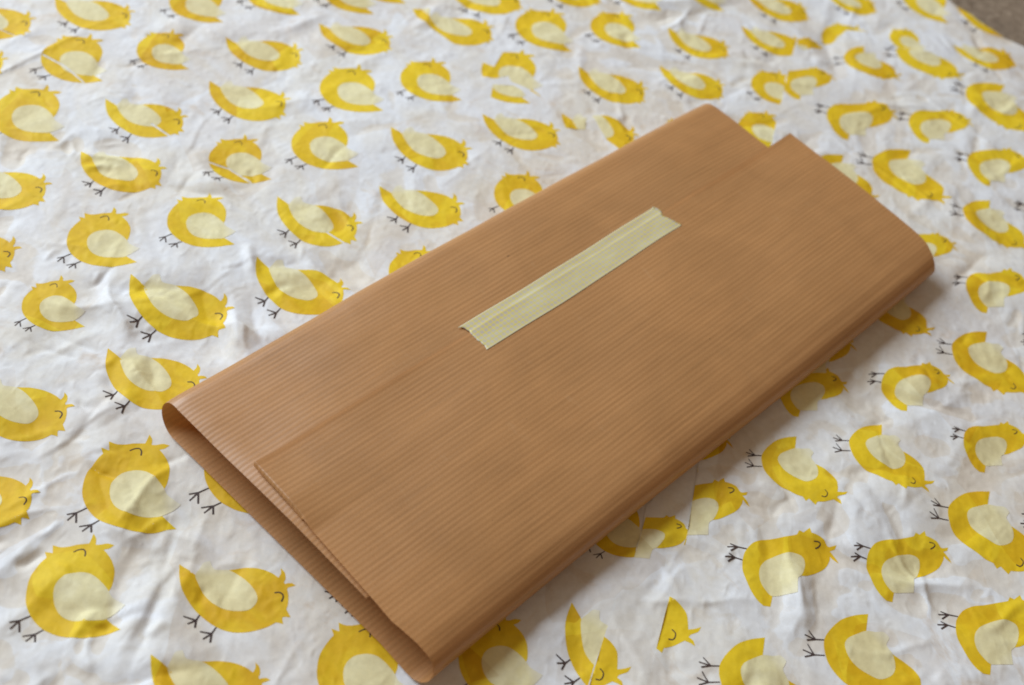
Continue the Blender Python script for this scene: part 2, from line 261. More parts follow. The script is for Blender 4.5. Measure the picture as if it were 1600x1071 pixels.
# sheet, pose, tail point, eye point, kept region, pleat gaps (metres on the table)
CHICKS = [
 (1, 'A', (-0.27154, 0.40447), (-0.23806, 0.40202), None, [[(-0.25288, 0.39647), (-0.2463, 0.3947), (-0.23829, 0.39183), (-0.23843, 0.39267), (-0.24644, 0.39555), (-0.25303, 0.39732)]]),
 (1, 'A', (-0.23393, 0.42438), (-0.20073, 0.4216), None, []),
 (1, 'B', (-0.15897, 0.43226), (-0.1757, 0.455), None, []),
 (1, 'B', (-0.12862, 0.4515), (-0.14536, 0.47516), None, []),
 (1, 'B', (-0.0961, 0.4632), (-0.11171, 0.48712), None, []),
 (1, 'B', (-0.19233, 0.37466), (-0.21089, 0.39772), None, [[(-0.222, 0.38267), (-0.21088, 0.3787), (-0.19943, 0.37138), (-0.19944, 0.37241), (-0.2109, 0.37974), (-0.22204, 0.38373)]]),
 (1, 'B', (-0.16232, 0.39534), (-0.17874, 0.41351), None, []),
 (1, 'A', (-0.15455, 0.42176), (-0.12231, 0.4203), None, []),
 (1, 'A', (-0.26847, 0.3757), (-0.23678, 0.37198), None, []),
 (1, 'B', (-0.19463, 0.33496), (-0.21409, 0.35899), None, []),
 (1, 'A', (-0.18693, 0.3638), (-0.15533, 0.36105), None, [[(-0.16452, 0.35502), (-0.1602, 0.35316), (-0.15517, 0.35055), (-0.15514, 0.35152), (-0.16017, 0.35414), (-0.1645, 0.35601)]]),
 (1, 'A', (-0.15166, 0.3908), (-0.11863, 0.38476), None, []),
 (1, 'A', (-0.11845, 0.4475), (-0.08642, 0.44413), None, []),
 (1, 'B', (-0.07539, 0.39388), (-0.09475, 0.41627), None, []),
 (1, 'A', (-0.18434, 0.33146), (-0.1525, 0.32761), None, []),
 (1, 'B', (-0.10847, 0.33828), (-0.12746, 0.35603), None, [[(-0.13672, 0.34025), (-0.12662, 0.33942), (-0.11552, 0.33382), (-0.11553, 0.33479), (-0.12664, 0.3404), (-0.13675, 0.34124)]]),
 (1, 'B', (-0.07699, 0.35583), (-0.09716, 0.37649), None, []),
 (1, 'A', (-0.22153, 0.30947), (-0.1901, 0.30596), None, []),
 (1, 'B', (-0.11094, 0.29859), (-0.13, 0.31764), None, []),
 (1, 'B', (-0.14151, 0.27894), (-0.16094, 0.29844), None, []),
 (1, 'A', (-0.10341, 0.32929), (-0.07144, 0.32123), None, [[(-0.08027, 0.31599), (-0.07522, 0.31319), (-0.0713, 0.3113), (-0.07114, 0.31217), (-0.07507, 0.31406), (-0.08012, 0.31687)]]),
 (1, 'A', (-0.21955, 0.27701), (-0.18752, 0.27192), None, []),
 (1, 'B', (-0.14833, 0.24645), (-0.16519, 0.26114), None, []),
 (1, 'A', (-0.14151, 0.2727), (-0.10577, 0.26464), None, []),
 (1, 'A', (-0.17297, 0.21346), (-0.14131, 0.20847), None, []),
 (1, 'A', (-0.10124, 0.29495), (-0.06791, 0.28588), None, []),
 (1, 'A', (-0.13698, 0.23888), (-0.10435, 0.23101), None, []),
 (1, 'B', (-0.09076, 0.17663), (-0.1119, 0.20065), None, []),
 (1, 'A', (-0.16962, 0.17937), (-0.13834, 0.17457), None, []),
 (1, 'B', (-0.09398, 0.13955), (-0.11452, 0.16144), None, []),
 (1, 'A', (-0.08576, 0.16503), (-0.05296, 0.16117), None, []),
 (1, 'B', (-0.05606, 0.19081), (-0.07648, 0.21733), None, []),
 (1, 'B', (-0.00663, 0.13265), (-0.02476, 0.15537), None, []),
 (1, 'A', (-0.08281, 0.13377), (-0.05142, 0.13045), None, []),
 (1, 'A', (-0.04793, 0.1831), (-0.01446, 0.17896), None, []),
 (1, 'A', (-0.06642, 0.34782), (-0.03403, 0.34367), None, []),
 (1, 'A', (-0.06988, 0.38452), (-0.03738, 0.37711), None, []),
 (1, 'A', (-0.0336, 0.40564), (-0.00159, 0.40171), None, []),
 (1, 'B', (-0.04411, 0.41277), (-0.06366, 0.433), None, []),
 (1, 'B', (0.0055, 0.34992), (-0.00997, 0.36983), None, []),
 (1, 'B', (-0.00059, 0.46576), (-0.01658, 0.49154), None, []),
 (1, 'B', (0.03153, 0.47903), (0.01754, 0.50187), None, []),
 (1, 'A', (-0.07593, 0.47068), (-0.04268, 0.46765), [(-0.07182, 0.47631), (-0.0688, 0.46175), (-0.05436, 0.45181), (-0.03238, 0.45617), (-0.0372, 0.48542)], []),
 (1, 'A', (-0.08093, 0.47667), (-0.04802, 0.47394), [(-0.0836, 0.47192), (-0.0688, 0.46175), (-0.07182, 0.47631)], []),
 (1, 'A', (0.00385, 0.45507), (0.03393, 0.44515), None, []),
 (1, 'A', (0.00256, 0.42624), (0.03198, 0.41094), [(0.0142, 0.4206), (0.02265, 0.40635), (0.03213, 0.39892), (0.0425, 0.4144), (0.02961, 0.42577)], []),
 (1, 'A', (0.00059, 0.41839), (0.03103, 0.41063), [(-0.00256, 0.41971), (-0.00095, 0.40773), (0.01239, 0.41062), (0.01211, 0.42148)], []),
 (1, 'B', (-0.01003, 0.42681), (-0.02614, 0.45279), [(-0.04431, 0.44626), (-0.04327, 0.43226), (-0.03245, 0.43354), (-0.02706, 0.4375), (-0.02493, 0.43366), (-0.01587, 0.43022), (-0.01469, 0.42899), (-0.00821, 0.42555), (-0.00322, 0.43293), (-0.00757, 0.46548), (-0.03231, 0.454), (-0.03434, 0.44168), (-0.03913, 0.44296)], []),
 (1, 'B', (-0.01406, 0.42028), (-0.02926, 0.44342), [(-0.0326, 0.42854), (-0.03161, 0.41124), (-0.01357, 0.41813), (-0.01461, 0.42176), (-0.01908, 0.4283), (-0.02348, 0.43087)], []),
 (1, 'A', (-0.0683, 0.49882), (-0.03385, 0.49816), None, []),
 (1, 'B', (-0.08358, 0.47663), (-0.09931, 0.50084), None, []),
 (1, 'A', (-0.02667, 0.51978), (0.0044, 0.51651), None, []),
 (1, 'B', (0.03912, 0.51334), (0.02646, 0.53811), None, []),
 (1, 'A', (0.04332, 0.50086), (0.07156, 0.49243), None, []),
 (1, 'A', (0.04179, 0.47017), (0.07038, 0.46072), None, []),
 (1, 'B', (0.06733, 0.41033), (0.05616, 0.42957), None, []),
 (1, 'B', (0.03216, 0.35945), (0.01768, 0.37762), None, []),
 (1, 'A', (0.08009, 0.51621), (0.10843, 0.50991), None, []),
 (1, 'B', (0.07083, 0.52589), (0.06001, 0.55201), None, []),
 (1, 'A', (0.08215, 0.54546), (0.11163, 0.54164), None, []),
 (1, 'A', (0.12307, 0.56552), (0.14894, 0.56167), None, []),
 (1, 'B', (0.19093, 0.5608), (0.18323, 0.58834), None, []),
 (1, 'A', (0.19734, 0.58507), (0.22638, 0.5687), None, []),
 (1, 'B', (0.10927, 0.45915), (0.09764, 0.48057), None, []),
 (1, 'B', (0.10361, 0.42671), (0.09178, 0.44664), None, []),
 (1, 'B', (0.14535, 0.50852), (0.13748, 0.53523), None, []),
 (1, 'B', (0.17726, 0.52677), (0.16551, 0.54238), None, []),
 (1, 'A', (0.19117, 0.54098), (0.2204, 0.5398), None, []),
 (1, 'B', (-0.02676, 0.29618), (-0.04286, 0.31458), None, []),
 (1, 'B', (0.03098, 0.14667), (0.01328, 0.1658), None, []),
 (1, 'B', (0.05985, 0.20277), (0.04471, 0.21975), None, []),
 (1, 'A', (0.03514, 0.17913), (0.06081, 0.15904), None, []),
 (2, 'C', (0.10982, 0.46438), (0.12164, 0.49073), None, []),
 (2, 'C', (0.10565, 0.49268), (0.11788, 0.515), [(0.10867, 0.51798), (0.10863, 0.50801), (0.11228, 0.50673), (0.12463, 0.51426), (0.12484, 0.52383)], []),
 (2, 'D', (0.1431, 0.52045), (0.15501, 0.50004), None, []),
 (2, 'D', (0.17343, 0.53751), (0.18646, 0.51191), None, []),
 (2, 'C', (0.13266, 0.44249), (0.15055, 0.47176), None, []),
 (2, 'C', (0.17116, 0.45192), (0.18866, 0.47781), None, []),
 (2, 'D', (0.21539, 0.5132), (0.2183, 0.48061), None, []),
 (2, 'D', (0.16237, 0.44429), (0.16861, 0.41364), None, []),
 (2, 'C', (0.19809, 0.43031), (0.2147, 0.4573), None, []),
 (2, 'D', (0.19685, 0.41953), (0.20522, 0.3946), None, []),
 (2, 'C', (0.15818, 0.36427), (0.17306, 0.38629), None, []),
 (2, 'D', (0.13025, 0.43073), (0.13778, 0.40618), None, []),
 (2, 'C', (0.18718, 0.34725), (0.20276, 0.37127), None, []),
 (2, 'D', (0.14775, 0.3517), (0.15773, 0.33092), None, []),
 (2, 'C', (0.14923, 0.28531), (0.16367, 0.30956), None, []),
 (2, 'C', (0.10834, 0.2726), (0.12286, 0.29576), None, []),
 (2, 'D', (0.1863, 0.33717), (0.19417, 0.31067), None, []),
 (2, 'C', (0.17766, 0.26577), (0.19182, 0.28805), None, []),
 (2, 'D', (0.10749, 0.26343), (0.11753, 0.24037), None, []),
 (2, 'D', (0.13995, 0.2778), (0.14979, 0.25391), None, []),
 (2, 'C', (0.11243, 0.29176), (0.12556, 0.31612), None, []),
 (2, 'C', (0.06593, 0.23363), (0.07866, 0.25662), None, []),
 (2, 'C', (0.0986, 0.19226), (0.11507, 0.22011), None, []),
 (2, 'C', (0.13989, 0.20426), (0.15517, 0.22918), None, []),
 (2, 'D', (0.17835, 0.25747), (0.18598, 0.22951), None, []),
 (2, 'C', (0.16954, 0.18425), (0.18696, 0.21147), None, []),
 (2, 'D', (0.13103, 0.19734), (0.14138, 0.17064), None, []),
 (2, 'D', (0.09698, 0.18107), (0.10837, 0.15494), None, []),
 (2, 'C', (0.06963, 0.20856), (0.08465, 0.23406), None, []),
 (2, 'D', (0.05206, 0.20022), (0.06797, 0.17535), None, []),
 (2, 'C', (0.21506, 0.32095), (0.23282, 0.34781), None, []),
 (2, 'C', (0.22153, 0.40214), (0.24147, 0.42824), None, []),
 (2, 'C', (0.20264, 0.22997), (0.22144, 0.25719), None, []),
 (3, 'C', (0.05119, 0.19668), (0.06745, 0.2153), None, []),
 (3, 'D', (0.0315, 0.18316), (0.047, 0.15748), None, []),
 (2, 'C', (0.23516, 0.43742), (0.25266, 0.46331), None, []),
 (2, 'D', (0.27939, 0.4987), (0.2823, 0.46611), None, []),
 (2, 'C', (0.26209, 0.41581), (0.2787, 0.4428), None, []),
 (2, 'D', (0.26085, 0.40503), (0.26922, 0.3801), None, []),
 (2, 'C', (0.25118, 0.33275), (0.26676, 0.35677), None, []),
 (2, 'C', (0.21323, 0.27081), (0.22767, 0.29506), None, []),
 (2, 'D', (0.2503, 0.32267), (0.25817, 0.29617), None, []),
 (2, 'C', (0.24166, 0.25127), (0.25582, 0.27355), None, []),
 (2, 'C', (0.20389, 0.18976), (0.21917, 0.21468), None, []),
 (2, 'D', (0.24235, 0.24297), (0.24998, 0.21501), None, []),
 (2, 'C', (0.23354, 0.16975), (0.25096, 0.19697), None, []),
 (2, 'D', (0.19503, 0.18284), (0.20538, 0.15614), None, []),
 (2, 'D', (0.16098, 0.16657), (0.17237, 0.14044), None, []),
 (2, 'C', (0.27906, 0.30645), (0.29682, 0.33331), None, []),
 (2, 'C', (0.28553, 0.38764), (0.30547, 0.41374), None, []),
 (2, 'C', (0.29916, 0.42292), (0.31666, 0.44881), None, []),
 (2, 'D', (0.34339, 0.4842), (0.3463, 0.45161), None, []),
 (2, 'C', (0.32609, 0.40131), (0.3427, 0.4283), None, []),
 (2, 'D', (0.32485, 0.39053), (0.33322, 0.3656), None, []),
 (2, 'C', (0.31518, 0.31825), (0.33076, 0.34227), None, []),
 (2, 'C', (0.27723, 0.25631), (0.29167, 0.28056), None, []),
 (2, 'D', (0.3143, 0.30817), (0.32217, 0.28167), None, []),
 (2, 'C', (0.30566, 0.23677), (0.31982, 0.25905), None, []),
 (2, 'C', (0.26789, 0.17526), (0.28317, 0.20018), None, []),
 (2, 'D', (0.30635, 0.22847), (0.31398, 0.20051), None, []),
 (2, 'C', (0.29754, 0.15525), (0.31496, 0.18247), None, []),
 (2, 'D', (0.25903, 0.16834), (0.26938, 0.14164), None, []),
 (2, 'D', (0.22498, 0.15207), (0.23637, 0.12594), None, []),
 (2, 'C', (0.34306, 0.29195), (0.36082, 0.31881), None, []),
 (2, 'C', (0.34953, 0.37314), (0.36947, 0.39924), None, []),
]
SHEET_BACK = [(-0.42951, 0.49931), (0.09125, 0.73541), (0.16576, 0.61224), (0.17933, 0.59884), (0.19231, 0.58318), (0.20844, 0.56872), (0.22118, 0.55894), (0.23065, 0.55236), (0.24919, 0.53946), (0.29138, 0.51483), (0.33171, 0.42463), (0.26929, 0.2442), (0.21622, 0.1547), (-0.13006, 0.08323)]
SHEET_RIGHT = [(0.05472, 0.12136), (0.06032, 0.15317), (0.06255, 0.16723), (0.06598, 0.19031), (0.07008, 0.213), (0.07271, 0.24622), (0.08557, 0.34016), (0.10144, 0.46585), (0.10814, 0.51515), (0.12699, 0.51913), (0.13471, 0.5328), (0.14489, 0.53535), (0.14827, 0.5217), (0.16109, 0.52516), (0.17391, 0.52748), (0.18628, 0.52402), (0.19523, 0.52384), (0.21293, 0.51903), (0.23801, 0.50993), (0.28567, 0.48748), (0.3124, 0.3113), (0.2579, 0.1633)]
SHEET_STRIP = [(0.06949, 0.29413), (0.05774, 0.2288), (0.05253, 0.19537), (0.04665, 0.17121), (0.04314, 0.14941), (0.04038, 0.11841), (0.06014, 0.12248), (0.06609, 0.15444), (0.06848, 0.16856), (0.07218, 0.19176), (0.07654, 0.21457), (0.07954, 0.24796), (0.09132, 0.31692)]
LONG_FOLDS = [
 (-0.2364, 0.3613, -0.2092, 0.409, 0.0022, 0.0011, 'ridge'),
 (-0.233, 0.3657, -0.2236, 0.3819, 0.003, 0.001, 'step'),
 (-0.2191, 0.3979, -0.2041, 0.4184, 0.0015, 0.0006, 'ridge'),
 (-0.1454, 0.3385, -0.1442, 0.3706, 0.0015, 0.0007, 'step'),
 (-0.1998, 0.3269, -0.1888, 0.3285, 0.002, 0.0007, 'ridge'),
 (0.1504, 0.2186, 0.1523, 0.201, 0.0022, 0.0016, 'ridge'),
 (0.1369, 0.2331, 0.1554, 0.2006, 0.0014, 0.0007, 'fold'),
 (0.1462, 0.2557, 0.1443, 0.2429, 0.0012, 0.0006, 'step'),
 (-0.1289, 0.2364, -0.1091, 0.2189, 0.003, 0.0013, 'ridge'),
 (-0.131, 0.2242, -0.1066, 0.206, 0.002, -0.001, 'fold'),
 (-0.1404, 0.1896, -0.126, 0.2144, 0.0022, 0.0011, 'step'),
 (-0.1437, 0.1692, -0.1276, 0.1891, 0.002, 0.001, 'ridge'),
 (-0.1046, 0.1671, -0.0936, 0.1816, 0.0022, 0.0012, 'ridge'),
 (-0.0906, 0.1359, -0.0866, 0.1646, 0.003, 0.0014, 'step'),
 (-0.1292, 0.1373, -0.1084, 0.1198, 0.003, 0.0014, 'ridge'),
 (-0.1052, 0.1346, -0.0889, 0.1466, 0.0018, -0.0009, 'fold'),
 (-0.1235, 0.2625, -0.0978, 0.2986, 0.0016, 0.0006, 'step'),
 (-0.1406, 0.2608, -0.1332, 0.2727, 0.0014, 0.0006, 'step'),
 (-0.0577, 0.2004, -0.0339, 0.1818, 0.002, 0.0007, 'ridge'),
 (0.171, 0.4897, 0.2054, 0.4565, 0.003, 0.0012, 'ridge'),
 (0.1251, 0.4421, 0.1595, 0.4146, 0.0016, 0.0008, 'fold'),
 (0.1559, 0.4267, 0.1704, 0.4051, 0.0014, 0.0007, 'ridge'),
 (0.0227, 0.4389, 0.0379, 0.4021, 0.0016, 0.0008, 'fold'),
 (-0.001, 0.4357, 0.0246, 0.4204, 0.0014, 0.0007, 'ridge'),
 (0.0187, 0.1627, 0.0096, 0.1693, 0.002, 0.0008, 'step'),
 (0.047, 0.1779, 0.061, 0.1572, 0.0016, 0.0008, 'step'),
 (0.0617, 0.1999, 0.0687, 0.1898, 0.0018, 0.0008, 'ridge'),
 (-0.054, 0.2823, -0.0531, 0.2995, 0.0012, 0.0006, 'step'),
 (0.1702, 0.1994, 0.185, 0.2145, 0.002, 0.0009, 'fold'),
 (0.102, 0.2298, 0.0796, 0.2295, 0.0012, -0.0006, 'ridge'),
 (0.1032, 0.2198, 0.1105, 0.1835, 0.0018, 0.0007, 'fold'),
 (-0.0692, 0.1511, -0.0702, 0.1574, 0.0015, 0.0008, 'step'),
 (-0.1572, 0.2286, -0.1434, 0.2443, 0.002, 0.0006, 'fold'),
 (-0.0608, 0.45, -0.0781, 0.4595, 0.0018, 0.0007, 'ridge'),
 (-0.0357, 0.4643, -0.0332, 0.4871, 0.002, 0.0007, 'step'),
 (0.0587, 0.4984, 0.064, 0.5231, 0.0016, 0.0008, 'step'),
]

# the long folds one can pick out by eye
for (x, y, x2, y2, wd, amp, kd) in LONG_FOLDS:
    L_ = math.hypot(x2-x, y2-y)
    crease((x+x2)/2, (y+y2)/2, math.atan2(y2-y, x2-x), L_*1.15, wd*0.55, amp*0.6, random.uniform(-.12, .12), kd)
# pressed flat under the parcel
pw = GXX*AX_W[0]+GYY*AX_W[1]-W0; pl = GXX*AX_L[0]+GYY*AX_L[1]
dd = np.maximum(np.abs(pw)-0.062, np.maximum(0.104-pl, pl-0.386))
press = np.clip((dd+0.004)/0.022, 0, 1); press = press*press*(3-2*press)
relief = np.clip(relief, -0.0028, 0.0045)
relief = relief*(0.06+0.94*press)
relief[1:-1, 1:-1] = (10*relief[1:-1, 1:-1] + relief[:-2, 1:-1] + relief[2:, 1:-1] + relief[1:-1, :-2] + relief[1:-1, 2:])/14
def box_blur(a, r):
    for ax in (0, 1):
        p = np.pad(a, [(r+1, r) if k == ax else (0, 0) for k in (0, 1)], mode='edge')
        c = np.cumsum(p, axis=ax)
        a = (np.take(c, np.arange(2*r+1, c.shape[ax]), ax)-np.take(c, np.arange(0, c.shape[ax]-2*r-1), ax))/(2*r+1)
    return a
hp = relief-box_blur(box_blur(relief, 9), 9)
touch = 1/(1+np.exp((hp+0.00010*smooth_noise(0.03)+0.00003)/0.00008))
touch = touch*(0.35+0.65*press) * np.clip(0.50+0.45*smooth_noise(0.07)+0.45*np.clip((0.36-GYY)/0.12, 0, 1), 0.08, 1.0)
def touch_at(x, y):
    return touch[np.clip(((np.asarray(y)-Y0)/DX+.5).astype(int), 0, NY-1), np.clip(((np.asarray(x)-X0)/DX+.5).astype(int), 0, NX-1)]
def store_touch(me, x, y):
    me.attributes.new('contact', 'FLOAT', 'POINT').data.foreach_set('value', touch_at(x, y).astype(np.float32))
twist = np.abs(relief[:-1, :-1]-relief[:-1, 1:]-relief[1:, :-1]+relief[1:, 1:])*0.27
relief_gap = np.zeros_like(relief)                   # how far a print must rise to clear a crease between grid points
for a_ in (slice(0, -1), slice(1, None)):
    for b_ in (slice(0, -1), slice(1, None)): relief_gap[a_, b_] = np.maximum(relief_gap[a_, b_], twist)
def clearance(x, y):
    ix = np.clip(((np.asarray(x)-X0)/DX).astype(int), 0, NX-2); iy = np.clip(((np.asarray(y)-Y0)/DX).astype(int), 0, NY-2)
    return np.maximum(np.maximum(relief_gap[iy, ix], relief_gap[iy, ix+1]), np.maximum(relief_gap[iy+1, ix], relief_gap[iy+1, ix+1]))
def height(x, y):
    fx = np.clip((np.asarray(x)-X0)/DX, 0, NX-1.001); fy = np.clip((np.asarray(y)-Y0)/DX, 0, NY-1.001)
    ix = fx.astype(int); iy = fy.astype(int); tx = fx-ix; ty = fy-iy
    return (relief[iy, ix]*(1-tx)+relief[iy, ix+1]*tx)*(1-ty)+(relief[iy+1, ix]*(1-tx)+relief[iy+1, ix+1]*tx)*ty

def inside(poly, x, y):
    p = np.asarray(poly); r = np.zeros(x.shape, bool)
    for (ax, ay), (bx, by) in zip(p, np.roll(p, -1, 0)):
        if ay == by: continue
        c = ((ay > y) != (by > y)) & (x < (bx-ax)*(y-ay)/(by-ay)+ax)
        r ^= c
    return r
def edge_dist(poly, x, y):
    p = np.asarray(poly); best = np.full(x.shape, 1e9); px = np.zeros(x.shape); py = np.zeros(x.shape)
    for (ax, ay), (bx, by) in zip(p, np.roll(p, -1, 0)):
        ex, ey = bx-ax, by-ay
        t = np.clip(((x-ax)*ex+(y-ay)*ey)/(ex*ex+ey*ey+1e-12), 0, 1)
        qx, qy = ax+t*ex, ay+t*ey; d = np.hypot(x-qx, y-qy); k = d < best
        best[k] = d[k]; px[k] = qx[k]; py[k] = qy[k]
    return best, px, py
def ragged(poly, step=0.004, amp=0.0004):
    p = np.asarray(poly); out = []
    for a, b in zip(p, np.roll(p, -1, 0)):
        n = max(1, int(np.hypot(*(b-a))/step))
        for i in range(n):
            q = a+(b-a)*i/n
            out.append(q+rng.normal(0, amp, 2) if i else q)
    return np.array(out)
LIFT = {1: 0.0, 2: 0.00045, 3: 0.00024}
def tissue_sheet(poly, level, material, name):
    poly = ragged(poly)
    ins = inside(poly, GXX, GYY)
    cell = ins[:-1, :-1] | ins[1:, :-1] | ins[:-1, 1:] | ins[1:, 1:]
    use = np.zeros(ins.shape, bool)
    use[:-1, :-1] |= cell; use[1:, :-1] |= cell; use[:-1, 1:] |= cell; use[1:, 1:] |= cell
    x, y = GXX[use].copy(), GYY[use].copy()
    out = ~ins[use]
    d, qx, qy = edge_dist(poly, x[out], y[out])
    x[out], y[out] = qx, qy
    z = height(x, y)+LIFT[level]
    ids = np.full(ins.shape, -1, np.int64); ids[use] = np.arange(use.sum())
    iy, ix = np.nonzero(cell)
    q = np.stack([ids[iy, ix], ids[iy, ix+1], ids[iy+1, ix+1], ids[iy+1, ix]], 1)
    me = bpy.data.meshes.new(name)
    me.vertices.add(len(x)); me.vertices.foreach_set('co', np.stack([x, y, z], 1).astype(np.float32).ravel())
    me.loops.add(q.size); me.loops.foreach_set('vertex_index', q.astype(np.int32).ravel())
    me.polygons.add(len(q)); me.polygons.foreach_set('loop_start', np.arange(0, q.size, 4, dtype=np.int32))
    me.polygons.foreach_set('use_smooth', np.ones(len(q), bool))
    me.update(calc_edges=True); me.validate()
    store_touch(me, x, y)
    me.materials.append(material)
    o = bpy.data.objects.new(name, me); col.objects.link(o)
    return o

# ------------------------------------------------------------------ the floor under it all
m, nt, b = mat('carpet')
tc = nt.nodes.new('ShaderNodeTexCoord'); vec = tc.outputs['Object']
n1 = noise(nt, vec, 260, 6, 0.75); n2 = noise(nt, vec, 30, 3, 0.6)
c = ramp(nt, n1, [(0.30, (0.20, 0.145, 0.10)), (0.70, (0.50, 0.39, 0.29))])
c = mix(nt, 1.0, c, ramp(nt, n2, [(0.35, 0.85), (0.65, 1.1)]), 'MULTIPLY')
nt.links.new(c, b.inputs['Base Color']); b.inputs['Roughness'].default_value = 0.95
b.inputs['Specular IOR Level'].default_value = 0.1
bump(nt, b, n1, 0.003, 0.9)
fn = 60; fv = []; ff = []
for j in range(fn+1):
    for i in range(fn+1):
        fv.append((-2.0+4.5*i/fn, -1.5+4.5*j/fn, -0.0045+random.uniform(-.0004, .0004)))
for j in range(fn):
    for i in range(fn):
        a = j*(fn+1)+i; ff.append((a, a+1, a+fn+2, a+fn+1))
tag(new_mesh('carpet_floor', fv, ff, m), kind='structure')

# ------------------------------------------------------------------ tissue sheets
back = tissue_sheet(SHEET_BACK, 1, M_BACK, 'tissue_sheet')
tag(back, 'largest crumpled tissue sheet of yellow chicks, under the parcel and left of it', 'tissue paper', 'chick print tissue sheets')
right = tissue_sheet(SHEET_RIGHT, 2, M_RIGHT, 'tissue_sheet')
tag(right, 'white tissue sheet right of the parcel, its yellow chicks all with feet pointing left', 'tissue paper', 'chick print tissue sheets')
strip = tissue_sheet(SHEET_STRIP, 3, M_RIGHT, 'tissue_sheet')
tag(strip, 'narrow strip of chick tissue showing between the other two sheets below the parcel', 'tissue paper', 'chick print tissue sheets')
SHEETS = {1: (back, SHEET_BACK), 2: (right, SHEET_RIGHT), 3: (strip, SHEET_STRIP)}

# ------------------------------------------------------------------ printed chicks, draped on the relief
def rounded(pts, closed=True, n=4, sharp=0.62):
    p = [np.array(q, float) for q in pts]; out = []; m_ = len(p)
    def corner(i):
        if not closed and (i == 0 or i == m_-1): return True
        a = p[i]-p[i-1]; b = p[(i+1) % m_]-p[i]
        return np.dot(a, b) < math.cos(sharp)*np.hypot(*a)*np.hypot(*b)
    for i in range(m_ if closed else m_-1):
        p1, p2 = p[i], p[(i+1) % m_]
        t1 = (p2-p1)*0.5 if corner(i) else (p2-p[i-1])*0.25
        j = (i+1) % m_
        t2 = (p2-p1)*0.5 if corner(j) else (p[(j+1) % m_]-p1)*0.25
        for k in range(n):
            t = k/n; t_2, t_3 = t*t, t*t*t
            out.append((2*t_3-3*t_2+1)*p1+(t_3-2*t_2+t)*2*t1*0.9+(-2*t_3+3*t_2)*p2+(t_3-t_2)*2*t2*0.9)
    if not closed: out.append(p[-1])
    return out
def stroke(pts, w0, w1):
    q = [np.array(pts[0], float)]
    for a in pts[1:]:
        a = np.array(a, float); k = max(1, int(np.hypot(*(a-q[-1]))/0.0007)); b0 = q[-1]
        q += [b0+(a-b0)*i/k for i in range(1, k+1)]
    p = np.array(q); n = len(p); L, R = [], []
    for i in range(n):
        a = p[max(0, i-1)]; b = p[min(n-1, i+1)]; d = b-a; d = d/(np.hypot(*d)+1e-12)
        w = (w0+(w1-w0)*i/(n-1))/2
        L.append(p[i]+w*np.array([-d[1], d[0]])); R.append(p[i]-w*np.array([-d[1], d[0]]))
    return L+R[::-1]
PRINT = 0.00004
def ccw(poly):
    p = np.array(poly); q = np.roll(p, -1, 0)
    return [tuple(v) for v in (p if np.sum(p[:, 0]*q[:, 1]-q[:, 0]*p[:, 1]) > 0 else p[::-1])]
def flat_print(name, polys, clip, gaps, level, dz, material, parent, spacing=0.0009):
    """one printed patch: the outlines in polys, less what lies outside clip or in gaps, laid on the paper"""
    verts, faces_out = [], []
    for poly in polys:
        pa = np.array(poly)
        lo, hi = pa.min(0), pa.max(0)
        poly = ccw(poly)
        vin = [Vector(q) for q in poly]; fin = [list(range(len(poly)))]
        for extra in [ccw(clip)]+[ccw(g) for g in gaps]:
            k = len(vin); vin += [Vector(q) for q in extra]; fin.append(list(range(k, k+len(extra))))
        if spacing and (hi-lo).max() > 0.004:
            i0, i1 = int((lo[0]-X0)/DX), int((hi[0]-X0)/DX)+1; j0, j1 = int((lo[1]-Y0)/DX), int((hi[1]-Y0)/DX)+1
            ii, jj = np.meshgrid(np.arange(i0, i1+1), np.arange(j0, j1+1))
            xs, ys = (X0+DX*ii).ravel(), (Y0+DX*jj).ravel()
            k = inside(pa, xs, ys); xs, ys = xs[k], ys[k]
            if len(xs):
                d, _, _ = edge_dist(pa, xs, ys); k = d > DX*0.35
                vin += [Vector((a_, b_)) for a_, b_ in zip(xs[k], ys[k])]
        v, e, f, ov, oe, of = delaunay_2d_cdt(vin, [], fin, 0, 1e-7)
        base = len(verts); used = {}
        for tri, org in zip(f, of):
            s_ = set(org)
            if 0 in s_ and 1 in s_ and not any(g in s_ for g in range(2, 2+len(gaps))):
                q = []
                for i in tri:
                    if i not in used:
                        used[i] = len(verts); verts.append((v[i][0], v[i][1]))
                    q.append(used[i])
                a_, b_, c_ = [verts[i] for i in q[:3]]
                if (b_[0]-a_[0])*(c_[1]-a_[1])-(b_[1]-a_[1])*(c_[0]-a_[0]) < 0: q = q[::-1]
                faces_out.append(q)
    if not faces_out: return None
    va = np.array(verts); z = height(va[:, 0], va[:, 1])+clearance(va[:, 0], va[:, 1])+LIFT[level]+dz
    o = new_mesh(name, np.column_stack([va, z]), faces_out, material, parent)
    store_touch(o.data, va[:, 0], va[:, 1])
    return o

